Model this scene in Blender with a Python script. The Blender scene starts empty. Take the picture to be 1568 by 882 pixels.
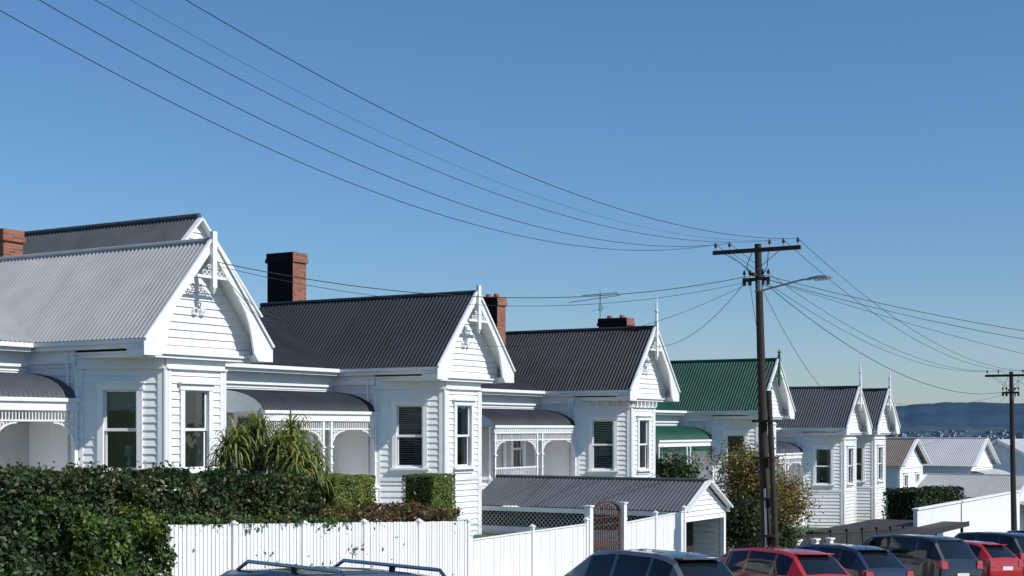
import bpy, math, random
import numpy as np
from mathutils import Vector, Matrix, noise
random.seed(7); rng=np.random.default_rng(7)
SC=bpy.context.scene
# ------------------------------------------------------------------ materials
def mat(name,col,rough=.5,metal=0,var=0.,vs=3.,bump=0.,bs=30.,spec=.5,coat=0.,streak=False):
    m=bpy.data.materials.new(name); m.use_nodes=True
    nt=m.node_tree; b=nt.nodes['Principled BSDF']
    b.inputs['Base Color'].default_value=(*col,1); b.inputs['Roughness'].default_value=rough
    b.inputs['Metallic'].default_value=metal; b.inputs['Specular IOR Level'].default_value=spec
    b.inputs['Coat Weight'].default_value=coat; b.inputs['Coat Roughness'].default_value=.03
    tc=nt.nodes.new('ShaderNodeTexCoord')
    if var>0:
        mp=nt.nodes.new('ShaderNodeMapping'); nt.links.new(tc.outputs['Object'],mp.inputs[0])
        if streak: mp.inputs['Scale'].default_value=(1,1,.15)
        n=nt.nodes.new('ShaderNodeTexNoise'); n.inputs['Scale'].default_value=vs; n.inputs['Detail'].default_value=6; n.inputs['Roughness'].default_value=.65
        nt.links.new(mp.outputs[0],n.inputs['Vector'])
        r=nt.nodes.new('ShaderNodeValToRGB'); r.color_ramp.elements[0].position=.3; r.color_ramp.elements[1].position=.7
        r.color_ramp.elements[0].color=(*[c*(1-var) for c in col],1)
        r.color_ramp.elements[1].color=(*[min(1,c*(1+var)) for c in col],1)
        nt.links.new(n.outputs[0],r.inputs[0]); nt.links.new(r.outputs[0],b.inputs['Base Color'])
    if bump>0:
        n2=nt.nodes.new('ShaderNodeTexNoise'); n2.inputs['Scale'].default_value=bs; n2.inputs['Detail'].default_value=4
        nt.links.new(tc.outputs['Object'],n2.inputs['Vector'])
        bp=nt.nodes.new('ShaderNodeBump'); bp.inputs['Strength'].default_value=bump; bp.inputs['Distance'].default_value=.02
        nt.links.new(n2.outputs[0],bp.inputs['Height']); nt.links.new(bp.outputs[0],b.inputs['Normal'])
    return m
def leafmat(name,col,tr=.3):
    m=bpy.data.materials.new(name); m.use_nodes=True; nt=m.node_tree
    b=nt.nodes['Principled BSDF']; b.inputs['Base Color'].default_value=(*col,1); b.inputs['Roughness'].default_value=.5
    t=nt.nodes.new('ShaderNodeBsdfTranslucent'); t.inputs[0].default_value=(col[0]*1.3,col[1]*1.5,col[2]*.8,1)
    x=nt.nodes.new('ShaderNodeMixShader'); x.inputs[0].default_value=tr
    nt.links.new(b.outputs[0],x.inputs[1]); nt.links.new(t.outputs[0],x.inputs[2])
    nt.links.new(x.outputs[0],nt.nodes['Material Output'].inputs[0]); return m
def glassmat():
    m=bpy.data.materials.new('window_glass'); m.use_nodes=True; nt=m.node_tree
    nt.nodes.remove(nt.nodes['Principled BSDF'])
    t=nt.nodes.new('ShaderNodeBsdfTransparent'); t.inputs[0].default_value=(.8,.85,.85,1)
    g=nt.nodes.new('ShaderNodeBsdfGlossy'); g.inputs[0].default_value=(1,1,1,1); g.inputs[1].default_value=.03
    tc=nt.nodes.new('ShaderNodeTexCoord'); n2=nt.nodes.new('ShaderNodeTexNoise'); n2.inputs['Scale'].default_value=2.2; nt.links.new(tc.outputs['Object'],n2.inputs['Vector'])
    bp=nt.nodes.new('ShaderNodeBump'); bp.inputs['Strength'].default_value=.25; bp.inputs['Distance'].default_value=.03
    nt.links.new(n2.outputs[0],bp.inputs['Height']); nt.links.new(bp.outputs[0],g.inputs['Normal'])
    f=nt.nodes.new('ShaderNodeFresnel'); f.inputs[0].default_value=1.6
    ad=nt.nodes.new('ShaderNodeMath'); ad.operation='ADD'; ad.inputs[1].default_value=.07; ad.use_clamp=True; nt.links.new(f.outputs[0],ad.inputs[0])
    x=nt.nodes.new('ShaderNodeMixShader'); nt.links.new(ad.outputs[0],x.inputs[0])
    nt.links.new(t.outputs[0],x.inputs[1]); nt.links.new(g.outputs[0],x.inputs[2])
    nt.links.new(x.outputs[0],nt.nodes['Material Output'].inputs[0]); return m
def brickmat(name,c1,c2,mo):
    m=mat(name,c1,.85,spec=.2); nt=m.node_tree; b=nt.nodes['Principled BSDF']
    tc=nt.nodes.new('ShaderNodeTexCoord')
    sp=nt.nodes.new('ShaderNodeSeparateXYZ'); nt.links.new(tc.outputs['Object'],sp.inputs[0])
    ad=nt.nodes.new('ShaderNodeMath'); nt.links.new(sp.outputs[0],ad.inputs[0]); nt.links.new(sp.outputs[1],ad.inputs[1])
    cb=nt.nodes.new('ShaderNodeCombineXYZ'); nt.links.new(ad.outputs[0],cb.inputs[0]); nt.links.new(sp.outputs[2],cb.inputs[1])
    br=nt.nodes.new('ShaderNodeTexBrick'); br.inputs['Scale'].default_value=1
    br.inputs['Brick Width'].default_value=.23; br.inputs['Row Height'].default_value=.085; br.inputs['Mortar Size'].default_value=.008
    br.inputs['Color1'].default_value=(*c1,1); br.inputs['Color2'].default_value=(*c2,1); br.inputs['Mortar'].default_value=(*mo,1)
    nt.links.new(cb.outputs[0],br.inputs['Vector']); nt.links.new(br.outputs[0],b.inputs['Base Color'])
    return m
WHITE=mat('white_weatherboard_paint',(.82,.82,.815),.55,var=.06,vs=1.6,bump=.05,bs=15,streak=True)
PORCH=mat('porch_wall_shaded',(.50,.50,.49),.6,var=.08,vs=1.6)  # verandah shade worked into the colour of the wall boards below its roof
TRIM=mat('white_trim_paint',(.83,.83,.825),.45,var=.05,vs=3)
FENCEP=mat('white_fence_paint',(.80,.80,.78),.6,var=.10,vs=2.2,bump=.1,bs=20,streak=True)
DARKIN=mat('dark_room',(.03,.03,.032),.9)
CURT=mat('curtain_fabric',(.50,.48,.44),.9,var=.2,vs=8)
BLIND=mat('venetian_blind',(.55,.55,.53),.6)
GLASS=glassmat()
R_LIGHT=mat('light_grey_corrugated_iron',(.33,.335,.335),.55,var=.12,vs=.8,spec=.3)
R_MID=mat('mid_grey_corrugated_iron',(.065,.074,.084),.5,var=.2,vs=.8,spec=.25)
R_GAR=mat('garage_corrugated_iron',(.085,.093,.108),.5,var=.2,vs=.8,spec=.3)
R_DARK=mat('charcoal_corrugated_iron',(.025,.031,.037),.5,var=.3,vs=.7,spec=.25)
R_DARK2=mat('slate_corrugated_iron',(.031,.034,.041),.5,var=.3,vs=.7,spec=.25)
R_GREEN=mat('green_corrugated_iron',(.009,.062,.042),.5,var=.25,vs=.8,spec=.25)
R_BLUEG=mat('blue_grey_corrugated_iron',(.042,.050,.068),.5,var=.2,vs=.8,spec=.25)
R_BROWN=mat('brown_roof',(.15,.12,.10),.7,var=.2,vs=1)
R_PALE=mat('pale_grey_roof',(.42,.43,.44),.5,var=.1,vs=.6)
GREENT=mat('green_trim_paint',(.04,.14,.10),.5,var=.1)
BRICK=brickmat('red_brick',(.36,.13,.08),(.20,.07,.045),(.25,.2,.17))
BRICKD=brickmat('dark_brick',(.014,.010,.010),(.009,.008,.008),(.014,.012,.012))  # darker brick for chimney faces other than the street side
TERRA=mat('terracotta',(.35,.12,.06),.8,var=.2)
WOOD=mat('weathered_pole_timber',(.035,.027,.022),.9,var=.35,vs=4,bump=.4,bs=20,streak=True)
STEEL=mat('galvanised_steel',(.30,.31,.32),.45,metal=.6,var=.1)
BLACK=mat('black_rubber',(.02,.02,.02),.6)
CER=mat('brown_ceramic',(.06,.03,.02),.3)
GATE=mat('rust_brown_timber',(.08,.035,.025),.7,var=.2)
DKFENCE=mat('dark_stained_timber',(.03,.027,.025),.8,var=.3)
ASPH=mat('asphalt',(.05,.05,.052),.9,var=.25,vs=2,bump=.5,bs=60)
CONC=mat('concrete',(.33,.32,.30),.85,var=.15,vs=1.5,bump=.2,bs=40)
LINE=mat('road_line_paint',(.75,.75,.72),.6,var=.1)
GRASS=mat('grass',(.055,.095,.03),.95,var=.4,vs=1.2,bump=.6,bs=25)
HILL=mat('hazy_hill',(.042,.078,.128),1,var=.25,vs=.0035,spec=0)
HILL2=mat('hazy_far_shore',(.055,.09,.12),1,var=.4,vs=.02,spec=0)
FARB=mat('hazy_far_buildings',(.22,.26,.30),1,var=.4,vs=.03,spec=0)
TAPE=mat('green_paint_cross',(.05,.35,.10),.6)
# ------------------------------------------------------------------ mesh builder
class MB:
    def __init__(s): s.v=[];s.f=[];s.m=[]
    def poly(s,pts,mi=0):
        i=len(s.v); s.v+= [tuple(p) for p in pts]; s.f.append(tuple(range(i,i+len(pts)))); s.m.append(mi)
    def hexa(s,p,mi=0):
        i=len(s.v); s.v+=[tuple(q) for q in p]
        for f in ((0,3,2,1),(4,5,6,7),(0,1,5,4),(1,2,6,5),(2,3,7,6),(3,0,4,7)):
            s.f.append(tuple(i+k for k in f)); s.m.append(mi)
    def box(s,x0,x1,y0,y1,z0,z1,mi=0):
        x0,x1=min(x0,x1),max(x0,x1); y0,y1=min(y0,y1),max(y0,y1); z0,z1=min(z0,z1),max(z0,z1)
        s.hexa([(x0,y0,z0),(x1,y0,z0),(x1,y1,z0),(x0,y1,z0),(x0,y0,z1),(x1,y0,z1),(x1,y1,z1),(x0,y1,z1)],mi)
    def lb(s,P,d,n,u0,u1,v0,v1,z0,z1,mi=0):
        def q(u,v,z): return (P[0]+d[0]*u+n[0]*v,P[1]+d[1]*u+n[1]*v,z)
        s.hexa([q(u0,v1,z0),q(u1,v1,z0),q(u1,v0,z0),q(u0,v0,z0),q(u0,v1,z1),q(u1,v1,z1),q(u1,v0,z1),q(u0,v0,z1)],mi)
    def beam(s,p,q,w,h,mi=0,up=(0,0,1)):
        p=Vector(p);q=Vector(q);d=(q-p).normalized();a=d.cross(Vector(up))
        if a.length<1e-3:a=d.cross(Vector((1,0,0)))
        a.normalize();b=a.cross(d)
        a*=w/2;b*=h/2
        s.hexa([p-a-b,p+a-b,p+a+b,p-a+b,q-a-b,q+a-b,q+a+b,q-a+b],mi)
    def cyl(s,p,q,r0,r1=None,n=10,mi=0,cap=True):
        r1=r0 if r1 is None else r1
        p=Vector(p);q=Vector(q);d=(q-p).normalized()
        a=d.orthogonal().normalized();b=d.cross(a)
        i=len(s.v)
        for k in range(n):
            t=2*math.pi*k/n;o=a*math.cos(t)+b*math.sin(t)
            s.v.append(tuple(p+o*r0));s.v.append(tuple(q+o*r1))
        for k in range(n):
            j=(k+1)%n; s.f.append((i+2*k,i+2*j,i+2*j+1,i+2*k+1)); s.m.append(mi)
        if cap:
            s.f.append(tuple(i+2*k for k in reversed(range(n))));s.m.append(mi)
            s.f.append(tuple(i+2*k+1 for k in range(n)));s.m.append(mi)
    def path(s,pts,r,n=6,mi=0):
        for a,b in zip(pts[:-1],pts[1:]): s.cyl(a,b,r,r,n,mi)
    def ring(s,x,y,z,R,w=.025,t=.03,n=14,mi=0):
        for k in range(n):
            a=2*math.pi*k/n;b=2*math.pi*(k+1)/n
            P=[]
            for xx in (x,x+t):
                for (rr,an) in ((R-w,a),(R,a),(R,b),(R-w,b)):
                    P.append((xx,y+rr*math.cos(an),z+rr*math.sin(an)))
            s.hexa(P,mi)
    def prismx(s,q,x0,x1,mi=0):
        n=len(q)
        s.poly([(x1,a,b) for a,b in q],mi); s.poly([(x0,a,b) for a,b in reversed(q)],mi)
        for k in range(n):
            a=q[k];b=q[(k+1)%n]; s.poly([(x0,*a),(x0,*b),(x1,*b),(x1,*a)],mi)
    def obj(s,name,mats,parent=None,smooth=False,bevel=0):
        if not s.f: return None
        me=bpy.data.meshes.new(name); me.from_pydata(s.v,[],s.f)
        for m in mats: me.materials.append(m)
        me.polygons.foreach_set('material_index',s.m)
        if smooth: me.polygons.foreach_set('use_smooth',[True]*len(s.f))
        me.update()
        o=bpy.data.objects.new(name,me); SC.collection.objects.link(o)
        if parent: o.parent=parent
        if bevel:
            b=o.modifiers.new('b','BEVEL'); b.width=bevel; b.segments=2; b.limit_method='ANGLE'
        return o
def empty(name,loc=(0,0,0)):
    e=bpy.data.objects.new(name,None); SC.collection.objects.link(e); e.location=loc; e.empty_display_size=.2; return e
# ------------------------------------------------------------------ terrain
def road_z(y):
    if y<=260: return -2.57-.055*y
    return -2.57-.055*260-min(1,(y-260)/1500)*25
def ramp(x,a,b): t=max(0,min(1,(x-a)/(b-a))); return t*t*(3-2*t)
KERB=-15.2; FX=-18.2
def ground_z(x,y):
    z=road_z(y)
    if x>=-4.2: return z+.13+ramp(x,-3.0,-1.0)*(max(0,-1.65-(z+.13)) if y<12 else .9)
    if x>KERB-.1: return z-.06
    z+=.10
    return z+ramp(-x,18.6,23.5)*1.15
# ------------------------------------------------------------------ house parts
def boards(mb,p0,p1,z0,z1,ops=(),pitch=.19,lim=None,mi=0):
    d=Vector((p1[0]-p0[0],p1[1]-p0[1]));L=d.length;d/=L;n=Vector((d.y,-d.x))
    def P(u,v,z): return (p0[0]+d.x*u+n.x*v,p0[1]+d.y*u+n.y*v,z)
    z=z0
    while z<z1-1e-4:
        zt=min(z+pitch,z1);zm=(z+zt)/2
        if lim: segs=[(lim(z),lim(zt))]
        else:
            iv=[(0,L)]
            for (a,b,za,zb) in ops:
                if za<zm<zb:
                    nv=[]
                    for (s,e) in iv:
                        if a>s and b<e: nv+=[(s,a),(b,e)]
                        else: nv.append((s,e))
                    iv=nv
            segs=[(i,i) for i in iv]
        for (ba,bb),(ta,tb) in segs:
            o0,o1=.036,.002
            mb.poly([P(ba,o0,z),P(bb,o0,z),P(tb,o1,zt),P(ta,o1,zt)],mi)
            mb.poly([P(ba,0,z),P(bb,0,z),P(bb,o0,z),P(ba,o0,z)],mi)
        z=zt
def window(T,G,I,C,d,n,w,z0,z1,style=0):
    h=w/2; lb=lambda m,*a,**k:m.lb(C,d,n,*a,**k)
    lb(T,-h-.14,-h,-.02,.075,z0-.02,z1); lb(T,h,h+.14,-.02,.075,z0-.02,z1)
    lb(T,-h-.17,h+.17,-.02,.09,z1,z1+.15); lb(T,-h-.21,h+.21,-.02,.15,z1+.15,z1+.19)
    lb(T,-h-.19,h+.19,-.04,.15,z0-.08,z0-.02); lb(T,-h-.12,h+.12,-.02,.06,z0-.2,z0-.08)
    zm=(z0+z1)/2
    for (a,b,v) in ((z0,zm+.02,-.06),(zm-.02,z1,-.025)):
        lb(T,-h,-h+.055,v-.035,v,a,b); lb(T,h-.055,h,v-.035,v,a,b)
        lb(T,-h+.055,h-.055,v-.035,v,a,a+.065); lb(T,-h+.055,h-.055,v-.035,v,b-.055,b)
        def q(u,z,vv=v-.02): return (C[0]+d[0]*u+n[0]*vv,C[1]+d[1]*u+n[1]*vv,z)
        G.poly([q(-h+.05,a+.06),q(h-.05,a+.06),q(h-.05,b-.05),q(-h+.05,b-.05)],0)
    def q(u,v,z): return (C[0]+d[0]*u+n[0]*v,C[1]+d[1]*u+n[1]*v,z)
    D=-.55
    for f in ([(-h,D,z0),(h,D,z0),(h,D,z1),(-h,D,z1)],[(-h,-.1,z0),(-h,D,z0),(-h,D,z1),(-h,-.1,z1)],
              [(h,-.1,z0),(h,D,z0),(h,D,z1),(h,-.1,z1)],[(-h,-.1,z0),(h,-.1,z0),(h,D,z0),(-h,D,z0)],[(-h,-.1,z1),(h,-.1,z1),(h,D,z1),(-h,D,z1)]):
        I.poly([q(*p) for p in f],0)
    if style==1:
        k=z0+.05
        while k<z1-.03:
            I.poly([q(-h+.03,-.13,k),q(h-.03,-.13,k),q(h-.03,-.17,k+.035),q(-h+.03,-.17,k+.035)],2); k+=.07
    elif style in (2,4):
        for s in (-1,1):
            for j in range(7):
                u0=s*(h-.02-j*.028);u1=s*(h-.02-(j+1)*.028)
                v0=-.14-(j%2)*.03;v1=-.14-((j+1)%2)*.03
                I.poly([q(u0,v0,z0),q(u1,v1,z0),q(u1,v1,z1),q(u0,v0,z1)],1)
        if style==4:
            for s in (-1,1):
                a=q(-s*.16,-.13,zm-.75+.0);b=q(s*.16,-.13,zm+.05); I.beam(a,b,.03,.05,3,up=(n[0],n[1],0))
    elif style==3:
        I.poly([q(-h,-.14,z1-.5),q(h,-.14,z1-.5),q(h,-.14,z1),q(-h,-.14,z1)],1)
        I.cyl(q(.1,-.3,z0),q(.1,-.3,z0+.35),.07,.03,10,1); I.cyl(q(.1,-.3,z0+.35),q(.1,-.3,z0+.6),.14,.09,12,1)
def corr(mb,O,U,V,tf=lambda u:1.,t0=lambda u:0.,pitch=.14,amp=.019,mi=0,ns=6):
    O=Vector(O);U=Vector(U);V=Vector(V);L=U.length;N=U.cross(V).normalized()
    if N.z<0:N=-N
    n=max(2,int(L/pitch*ns))
    i=len(mb.v);
    for k in range(n+1):
        u=k/n;sheetn=int(u*L/.76); o=N*(amp*math.sin(2*math.pi*u*L/pitch)+((sheetn*7919)%5-2)*.0012)
        mb.v.append(tuple(O+U*u+V*t0(u)+o)); mb.v.append(tuple(O+U*u+V*max(t0(u),tf(u))+o))
    for k in range(n):
        a=i+2*k; mb.f.append((a,a+2,a+3,a+1)); mb.m.append(mi)
class House:
    def __init__(s,name): s.e=empty(name); s.W=MB();s.T=MB();s.G=MB();s.I=MB();s.R=MB();s.D=MB();s.V=MB()
    def done(s,roofm,detm=None,vm=None):
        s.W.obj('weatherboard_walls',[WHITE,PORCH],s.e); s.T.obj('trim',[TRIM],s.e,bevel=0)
        s.G.obj('window_panes',[GLASS],s.e); s.I.obj('window_interiors',[DARKIN,CURT,BLIND,TAPE],s.e)
        s.R.obj('roof',[roofm,TRIM],s.e,smooth=False); s.D.obj('fretwork',[detm or TRIM],s.e)
        s.V.obj('verandah_roof',[vm or roofm],s.e,smooth=True)
def wing(h,Yb,ze,H=2.4,XF=-24.8,xb=-33.2,finial=0.,styles=(3,2),br=False,HW=2.12):
    W,T,G,I,R,Dm=h.W,h.T,h.G,h.I,h.R,h.D
    k=HW/2.3
    zb=ze-5.6; zt=ze-.45; CD=2.0; SW=1.95
    A=(XF-CD,Yb-SW);B=(XF,Yb-1.02);C=(XF,Yb+1.02);D=(XF-CD,Yb+SW)
    E=(-28.5,Yb-SW);F=(-37,Yb+SW)
    for (p,q,st) in ((A,B,styles[0]),(B,C,styles[1]),(C,D,0)):
        d=Vector((q[0]-p[0],q[1]-p[1]));L=d.length;d/=L;n=Vector((d.y,-d.x));w=.84
        ops=[(L/2-w/2-.02,L/2+w/2+.02,ze-3.15,ze-1.2)]
        boards(W,p,q,zb,zt,ops)
        window(T,G,I,((p[0]+q[0])/2,(p[1]+q[1])/2),d,n,w,ze-3.15,ze-1.2,st)
        T.lb(p,d,n,.02,L-.02,-.01,.05,zt-.2,zt); T.lb(p,d,n,-.02,L+.02,-.01,.10,zt-.25,zt-.2)
        T.lb(p,d,n,.02,L-.02,-.01,.052,ze-3.58,ze-3.44)
        T.lb(p,d,n,.06,.17,-.01,.048,zb,zt-.25); T.lb(p,d,n,L-.17,L-.06,-.01,.048,zb,zt-.25)
        if br:
            for j in range(6):
                u=.15+j*(L-.3)/5; T.lb(p,d,n,u-.035,u+.035,.05,.2,zt-.2,zt-.02)
    for p in (A,B,C,D): T.cyl((p[0],p[1],zb),(p[0],p[1],zt-.25),.065,n=12)
    boards(W,E,A,zb,ze-.22); boards(W,D,F,zb,ze-.22)
    T.cyl((A[0]-.25,A[1]-.07,zb),(A[0]-.25,A[1]-.07,ze-.3),.035,n=8)
    T.box(XF-2.2,XF+.20,Yb-2.12*k,Yb+2.12*k,zt+.002,zt+.09)
    T.box(XF-2.3,XF+.26,Yb-2.2*k,Yb+2.2*k,zt+.09,zt+.14)
    gx=XF+.06
    zg=zt+.14
    def lim(z):
        hw=min(2.15*k,max(0.02,HW*(1-(z-ze)/H)-.04)); return (2.15*k-hw,2.15*k+hw)
    boards(W,(gx,Yb-2.15*k),(gx,Yb+2.15*k),zg,ze+H-.1,lim=lim)
    T.box(gx-.02,gx+.07,Yb-2.0*k,Yb+2.0*k,zg,zg+.13)
    x1=XF+.55
    for s in (-1,1):
        corr(R,(xb,Yb+s*(HW+.05),ze-.03),(x1-xb,0,0),(0,-s*(HW+.05),H+.05))
        R.poly([(xb,Yb+s*(HW+.03),ze-.075),(x1-.03,Yb+s*(HW+.03),ze-.075),(x1-.03,Yb,ze+H-.06),(xb,Yb,ze+H-.06)],1)
        y=Yb+s*(HW+.02)
        T.box(-28.6,XF+.5,y,y-s*.03,ze-.26,ze-.06)
        T.box(-28.6,XF+.46,y+s*.1,y+s*.012,ze-.15,ze-.055)
        T.box(-28.6,XF+.1,y-s*.03,Yb+s*(SW+.01),ze-.25,ze-.225)
        T.box(-28.6,XF-CD,Yb+s*SW,Yb+s*(SW+.05),ze-.5,ze-.252)
        T.box(-28.6,XF-CD,Yb+s*SW,Yb+s*(SW+.09),ze-.56,ze-.5)
        Z=lambda y_:H*(1-y_/HW)
        K=HW
        prs=[((0,Z(0)+.10),(0,Z(0)-.24)),((.48*K,Z(.48*K)+.1),(.48*K,Z(.48*K)-.24)),((.61*K,Z(.61*K)+.1),(.575*K,Z(.575*K)-.27)),
             ((.72*K,Z(.72*K)+.1),(.64*K,Z(.64*K)-.40)),((.85*K,Z(.85*K)+.1),(.69*K,Z(.69*K)-.62)),((.957*K,Z(.957*K)+.09),(.73*K,-.25)),((1.06*K,-.06),(.80*K,-.43)),((1.06*K,-.43),(.85*K,-.431))]
        for (a,b),(c,d_) in zip(prs[:-1],prs[1:]):
            q=[(Yb+s*a[0],ze+a[1]),(Yb+s*c[0],ze+c[1]),(Yb+s*d_[0],ze+d_[1]),(Yb+s*b[0],ze+b[1])]
            if s>0:q=q[::-1]
            T.prismx(q,XF+.5,XF+.56)
        T.beam((XF+.58,Yb,ze+H+.08),(XF+.58,Yb+s*1.06*K,ze-.05),.06,.07,up=(1,0,0))
        T.box(XF-.05,XF+.5,Yb+s*.81*K,Yb+s*1.04*K,ze-.43,ze-.27)
    R.cyl((xb,Yb,ze+H+.01),(x1,Yb,ze+H+.01),.075,n=8)
    Dm.box(XF+.56,XF+.66,Yb-.075,Yb+.075,ze+H-1.15,ze+H+.22)
    Dm.cyl((XF+.61,Yb,ze+H-1.3),(XF+.61,Yb,ze+H-1.15),.02,.07,n=8)
    if finial:
        Dm.cyl((XF+.61,Yb,ze+H+.22),(XF+.61,Yb,ze+H+.22+finial*.4),.07,.05,n=8)
        Dm.cyl((XF+.61,Yb,ze+H+.22+finial*.4),(XF+.61,Yb,ze+H+.22+finial),.055,.008,n=8)
        Dm.cyl((XF+.61,Yb,ze+H+.2+finial*.4),(XF+.61,Yb,ze+H+.26+finial*.4),.09,.09,n=8)
    Dm.box(XF+.57,XF+.61,Yb-.60*k,Yb+.60*k,ze+H-.93,ze+H-.86)
    for s in (-1,1):
        for (yy,zz,r) in ((.16,-.79,.065),(.32,-.79,.065),(.15,-.64,.055)):
            Dm.ring(XF+.575,Yb+s*yy*k,ze+H+zz,r,.02)
    # small scroll ornament and vent on the gable wall
    for (yy,zz,r) in ((-.14,.84,.09),(.14,.84,.09),(0,1.0,.07)):
        Dm.ring(gx+.06,Yb+yy*k,ze+zz-.1,r,.025,.04,14)
def main_block(h,y0,y1,ze,H=2.4,w0=None,pitch_in=3.8):
    W,T,G,I,R=h.W,h.T,h.G,h.I,h.R
    zb=ze-5.6
    zt=ze-.22
    yend=w0-1.95
    LL=yend-y0
    wins=[(1.3,.8,0),(LL-1.6,.8,2)]
    ops=[(u-w/2-.02,u+w/2+.02,ze-3.1,ze-1.55) for u,w,_ in wins]
    ops.append((LL/2-.5,LL/2+.5,ze-3.7,ze-1.5))
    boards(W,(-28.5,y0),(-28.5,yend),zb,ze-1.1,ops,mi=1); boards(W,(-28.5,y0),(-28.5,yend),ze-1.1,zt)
    for u,w,st in wins: window(T,G,I,(-28.5,y0+u),Vector((0,1)),Vector((1,0)),w,ze-3.1,ze-1.55,st)
    u=LL/2; P=(-28.5,y0+u);d=Vector((0,1));n=Vector((1,0))
    T.lb(P,d,n,-.62,-.5,-.03,.06,ze-3.7,ze-1.5);T.lb(P,d,n,.5,.62,-.03,.06,ze-3.7,ze-1.5);T.lb(P,d,n,-.62,.62,-.03,.07,ze-1.5,ze-1.36)
    I.lb(P,d,n,-.5,.5,-.1,-.05,ze-3.7,ze-1.5,1)
    boards(W,(-37,y0),(-28.5,y0),zb,zt)
    boards(W,(-37,y1),(-37,y0),zb,zt)
    O=.4
    a,b=y0-O,y1+O
    x0,x1=-28.1,-38.1;xm=(x0+x1)/2
    LL=b-a;pin=min(pitch_in,LL/2)
    tf=lambda u:min(1,u*LL/pin,(1-u)*LL/pin)
    corr(R,(x0,a,ze-.03),(0,LL,0),(xm-x0,0,H-.05),tf)
    corr(R,(x1,a,ze-.03),(0,LL,0),(xm-x1,0,H-.05),tf)
    WX=x0-x1
    tf2=lambda u:min(u*2,(1-u)*2)
    corr(R,(x1,a,ze-.03),(WX,0,0),(0,pin,H-.05),tf2)
    corr(R,(x1,b,ze-.03),(WX,0,0),(0,-pin,H-.05),tf2)
    R.cyl((xm,a+pin,ze+H-.07),(xm,b-pin,ze+H-.07),.08,n=8)
    for (p,q) in (((x0,a,ze),(xm,a+pin,ze+H-.07)),((x0,b,ze),(xm,b-pin,ze+H-.07))): R.cyl(p,q,.06,n=8)
    T.box(x1+.02,x0-.02,a+.02,b-.02,ze-.24,ze-.215)
    T.box(x0-.01,x0+.02,a,yend-.3,ze-.26,ze-.055); T.box(x0+.02,x0+.12,a,yend-.3,ze-.16,ze-.05)
    T.box(x1,x0,a-.03,a,ze-.26,ze-.055); T.box(x1,x0,b,b+.03,ze-.26,ze-.055)
    T.box(-28.5,-28.44,y0,yend,ze-.55,ze-.241); T.box(-28.5,-28.40,y0,yend,ze-.62,ze-.55)
def verandah(h,y0,y1,ze,post=2.5,dent=False):
    T,R,D,W=h.T,h.V,h.D,h.W
    prof=[(-28.47,-.78),(-28.1,-.80),(-27.7,-.86),(-27.35,-.95),(-27.05,-1.08),(-26.85,-1.23),(-26.74,-1.42)]
    L=y1-y0;n=int(L/.14*6);i=len(R.v);m=len(prof)
    for k in range(n+1):
        y=y0+L*k/n;o=.014*math.sin(2*math.pi*k/6)
        for (x,z) in prof: R.v.append((x+o*.5,y,ze+z+o))
    for k in range(n):
        for j in range(m-1):
            a=i+k*m+j; R.f.append((a,a+1,a+m+1,a+m)); R.m.append(0)
    xf=-26.74
    T.poly([(x,y0+.01,ze+z-.02) for x,z in prof]+[(-28.47,y0+.01,ze-1.45)])
    T.box(xf-.03,xf+.09,y0-.03,y1,ze-1.50,ze-1.41)
    T.box(xf-.06,xf+.03,y0,y1,ze-1.68,ze-1.50)
    T.box(xf-.06,xf+.05,y0,y1,ze-1.71,ze-1.68)
    T.box(-28.4,xf,y0,y1,ze-1.47,ze-1.45)
    k=y0+.1
    if dent:
        while k<y1: D.box(xf+.03,xf+.07,k-.03,k+.03,ze-1.64,ze-1.54); k+=.14
        k=y0+.1
    while k<y1:
        D.box(xf-.03,xf-.005,k-.013,k+.013,ze-1.93,ze-1.71); k+=.095
    D.box(xf-.04,xf+.01,y0,y1,ze-1.97,ze-1.93)
    np_=max(2,round(L/post)); ys=[y0+.08+ (L-.16)*j/np_ for j in range(np_+1)]
    pairs=list(ys)
    if len(ys)>2: pairs.insert(len(ys)//2+1,ys[len(ys)//2]+.38)
    for y in pairs:
        T.box(xf-.06,xf+.03,y-.045,y+.045,ze-3.72,ze-1.71)
        T.box(xf-.09,xf+.06,y-.075,y+.075,ze-2.52,ze-2.45); T.box(xf-.08,xf+.05,y-.065,y+.065,ze-3.0,ze-2.95)
    for a,b in zip(pairs[:-1],pairs[1:]):
        r=min(.62,(b-a)/2-.06)
        if r<.2: continue
        for s,yc in ((1,a+.045),(-1,b-.045)):
            for j in range(8):
                t0=j/8*math.pi/2;t1=(j+1)/8*math.pi/2
                p=lambda t:(xf-.015,yc+s*(r-r*math.cos(t)),ze-2.5+(.5)*math.sin(t))
                D.beam(p(t0),p(t1),.03,.05,up=(1,0,0))
            for (yy,zz,rr) in ((.08,-2.06,.075),(.23,-2.05,.07),(.09,-2.22,.07)):
                D.ring(xf-.03,yc+s*yy,ze+zz,rr,.022,.025)
            for j in range(5):
                yy=.05+j*.1
                t=math.acos(max(-1,min(1,1-yy/r)))
                zz=-2.5+.5*math.sin(t)
                if zz<-1.99: D.box(xf-.025,xf-.01,yc+s*yy-.012,yc+s*yy+.012,ze+zz,ze-1.97)
    T.box(-28.5,xf+.12,y0-.02,y1,ze-3.80,ze-3.72)
    boards(W,(xf+.03,y0),(xf+.03,y1),ze-5.6,ze-3.8)
    for a,b in zip(ys[:-1],ys[1:]):
        if a==ys[len(ys)//2]: continue
        D.box(xf-.04,xf+.01,a,b,ze-2.98,ze-2.93); D.box(xf-.04,xf+.01,a,b,ze-3.6,ze-3.56)
        k=a+.08
        while k<b-.05: D.box(xf-.03,xf,k-.015,k+.015,ze-3.56,ze-2.98); k+=.12
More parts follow.
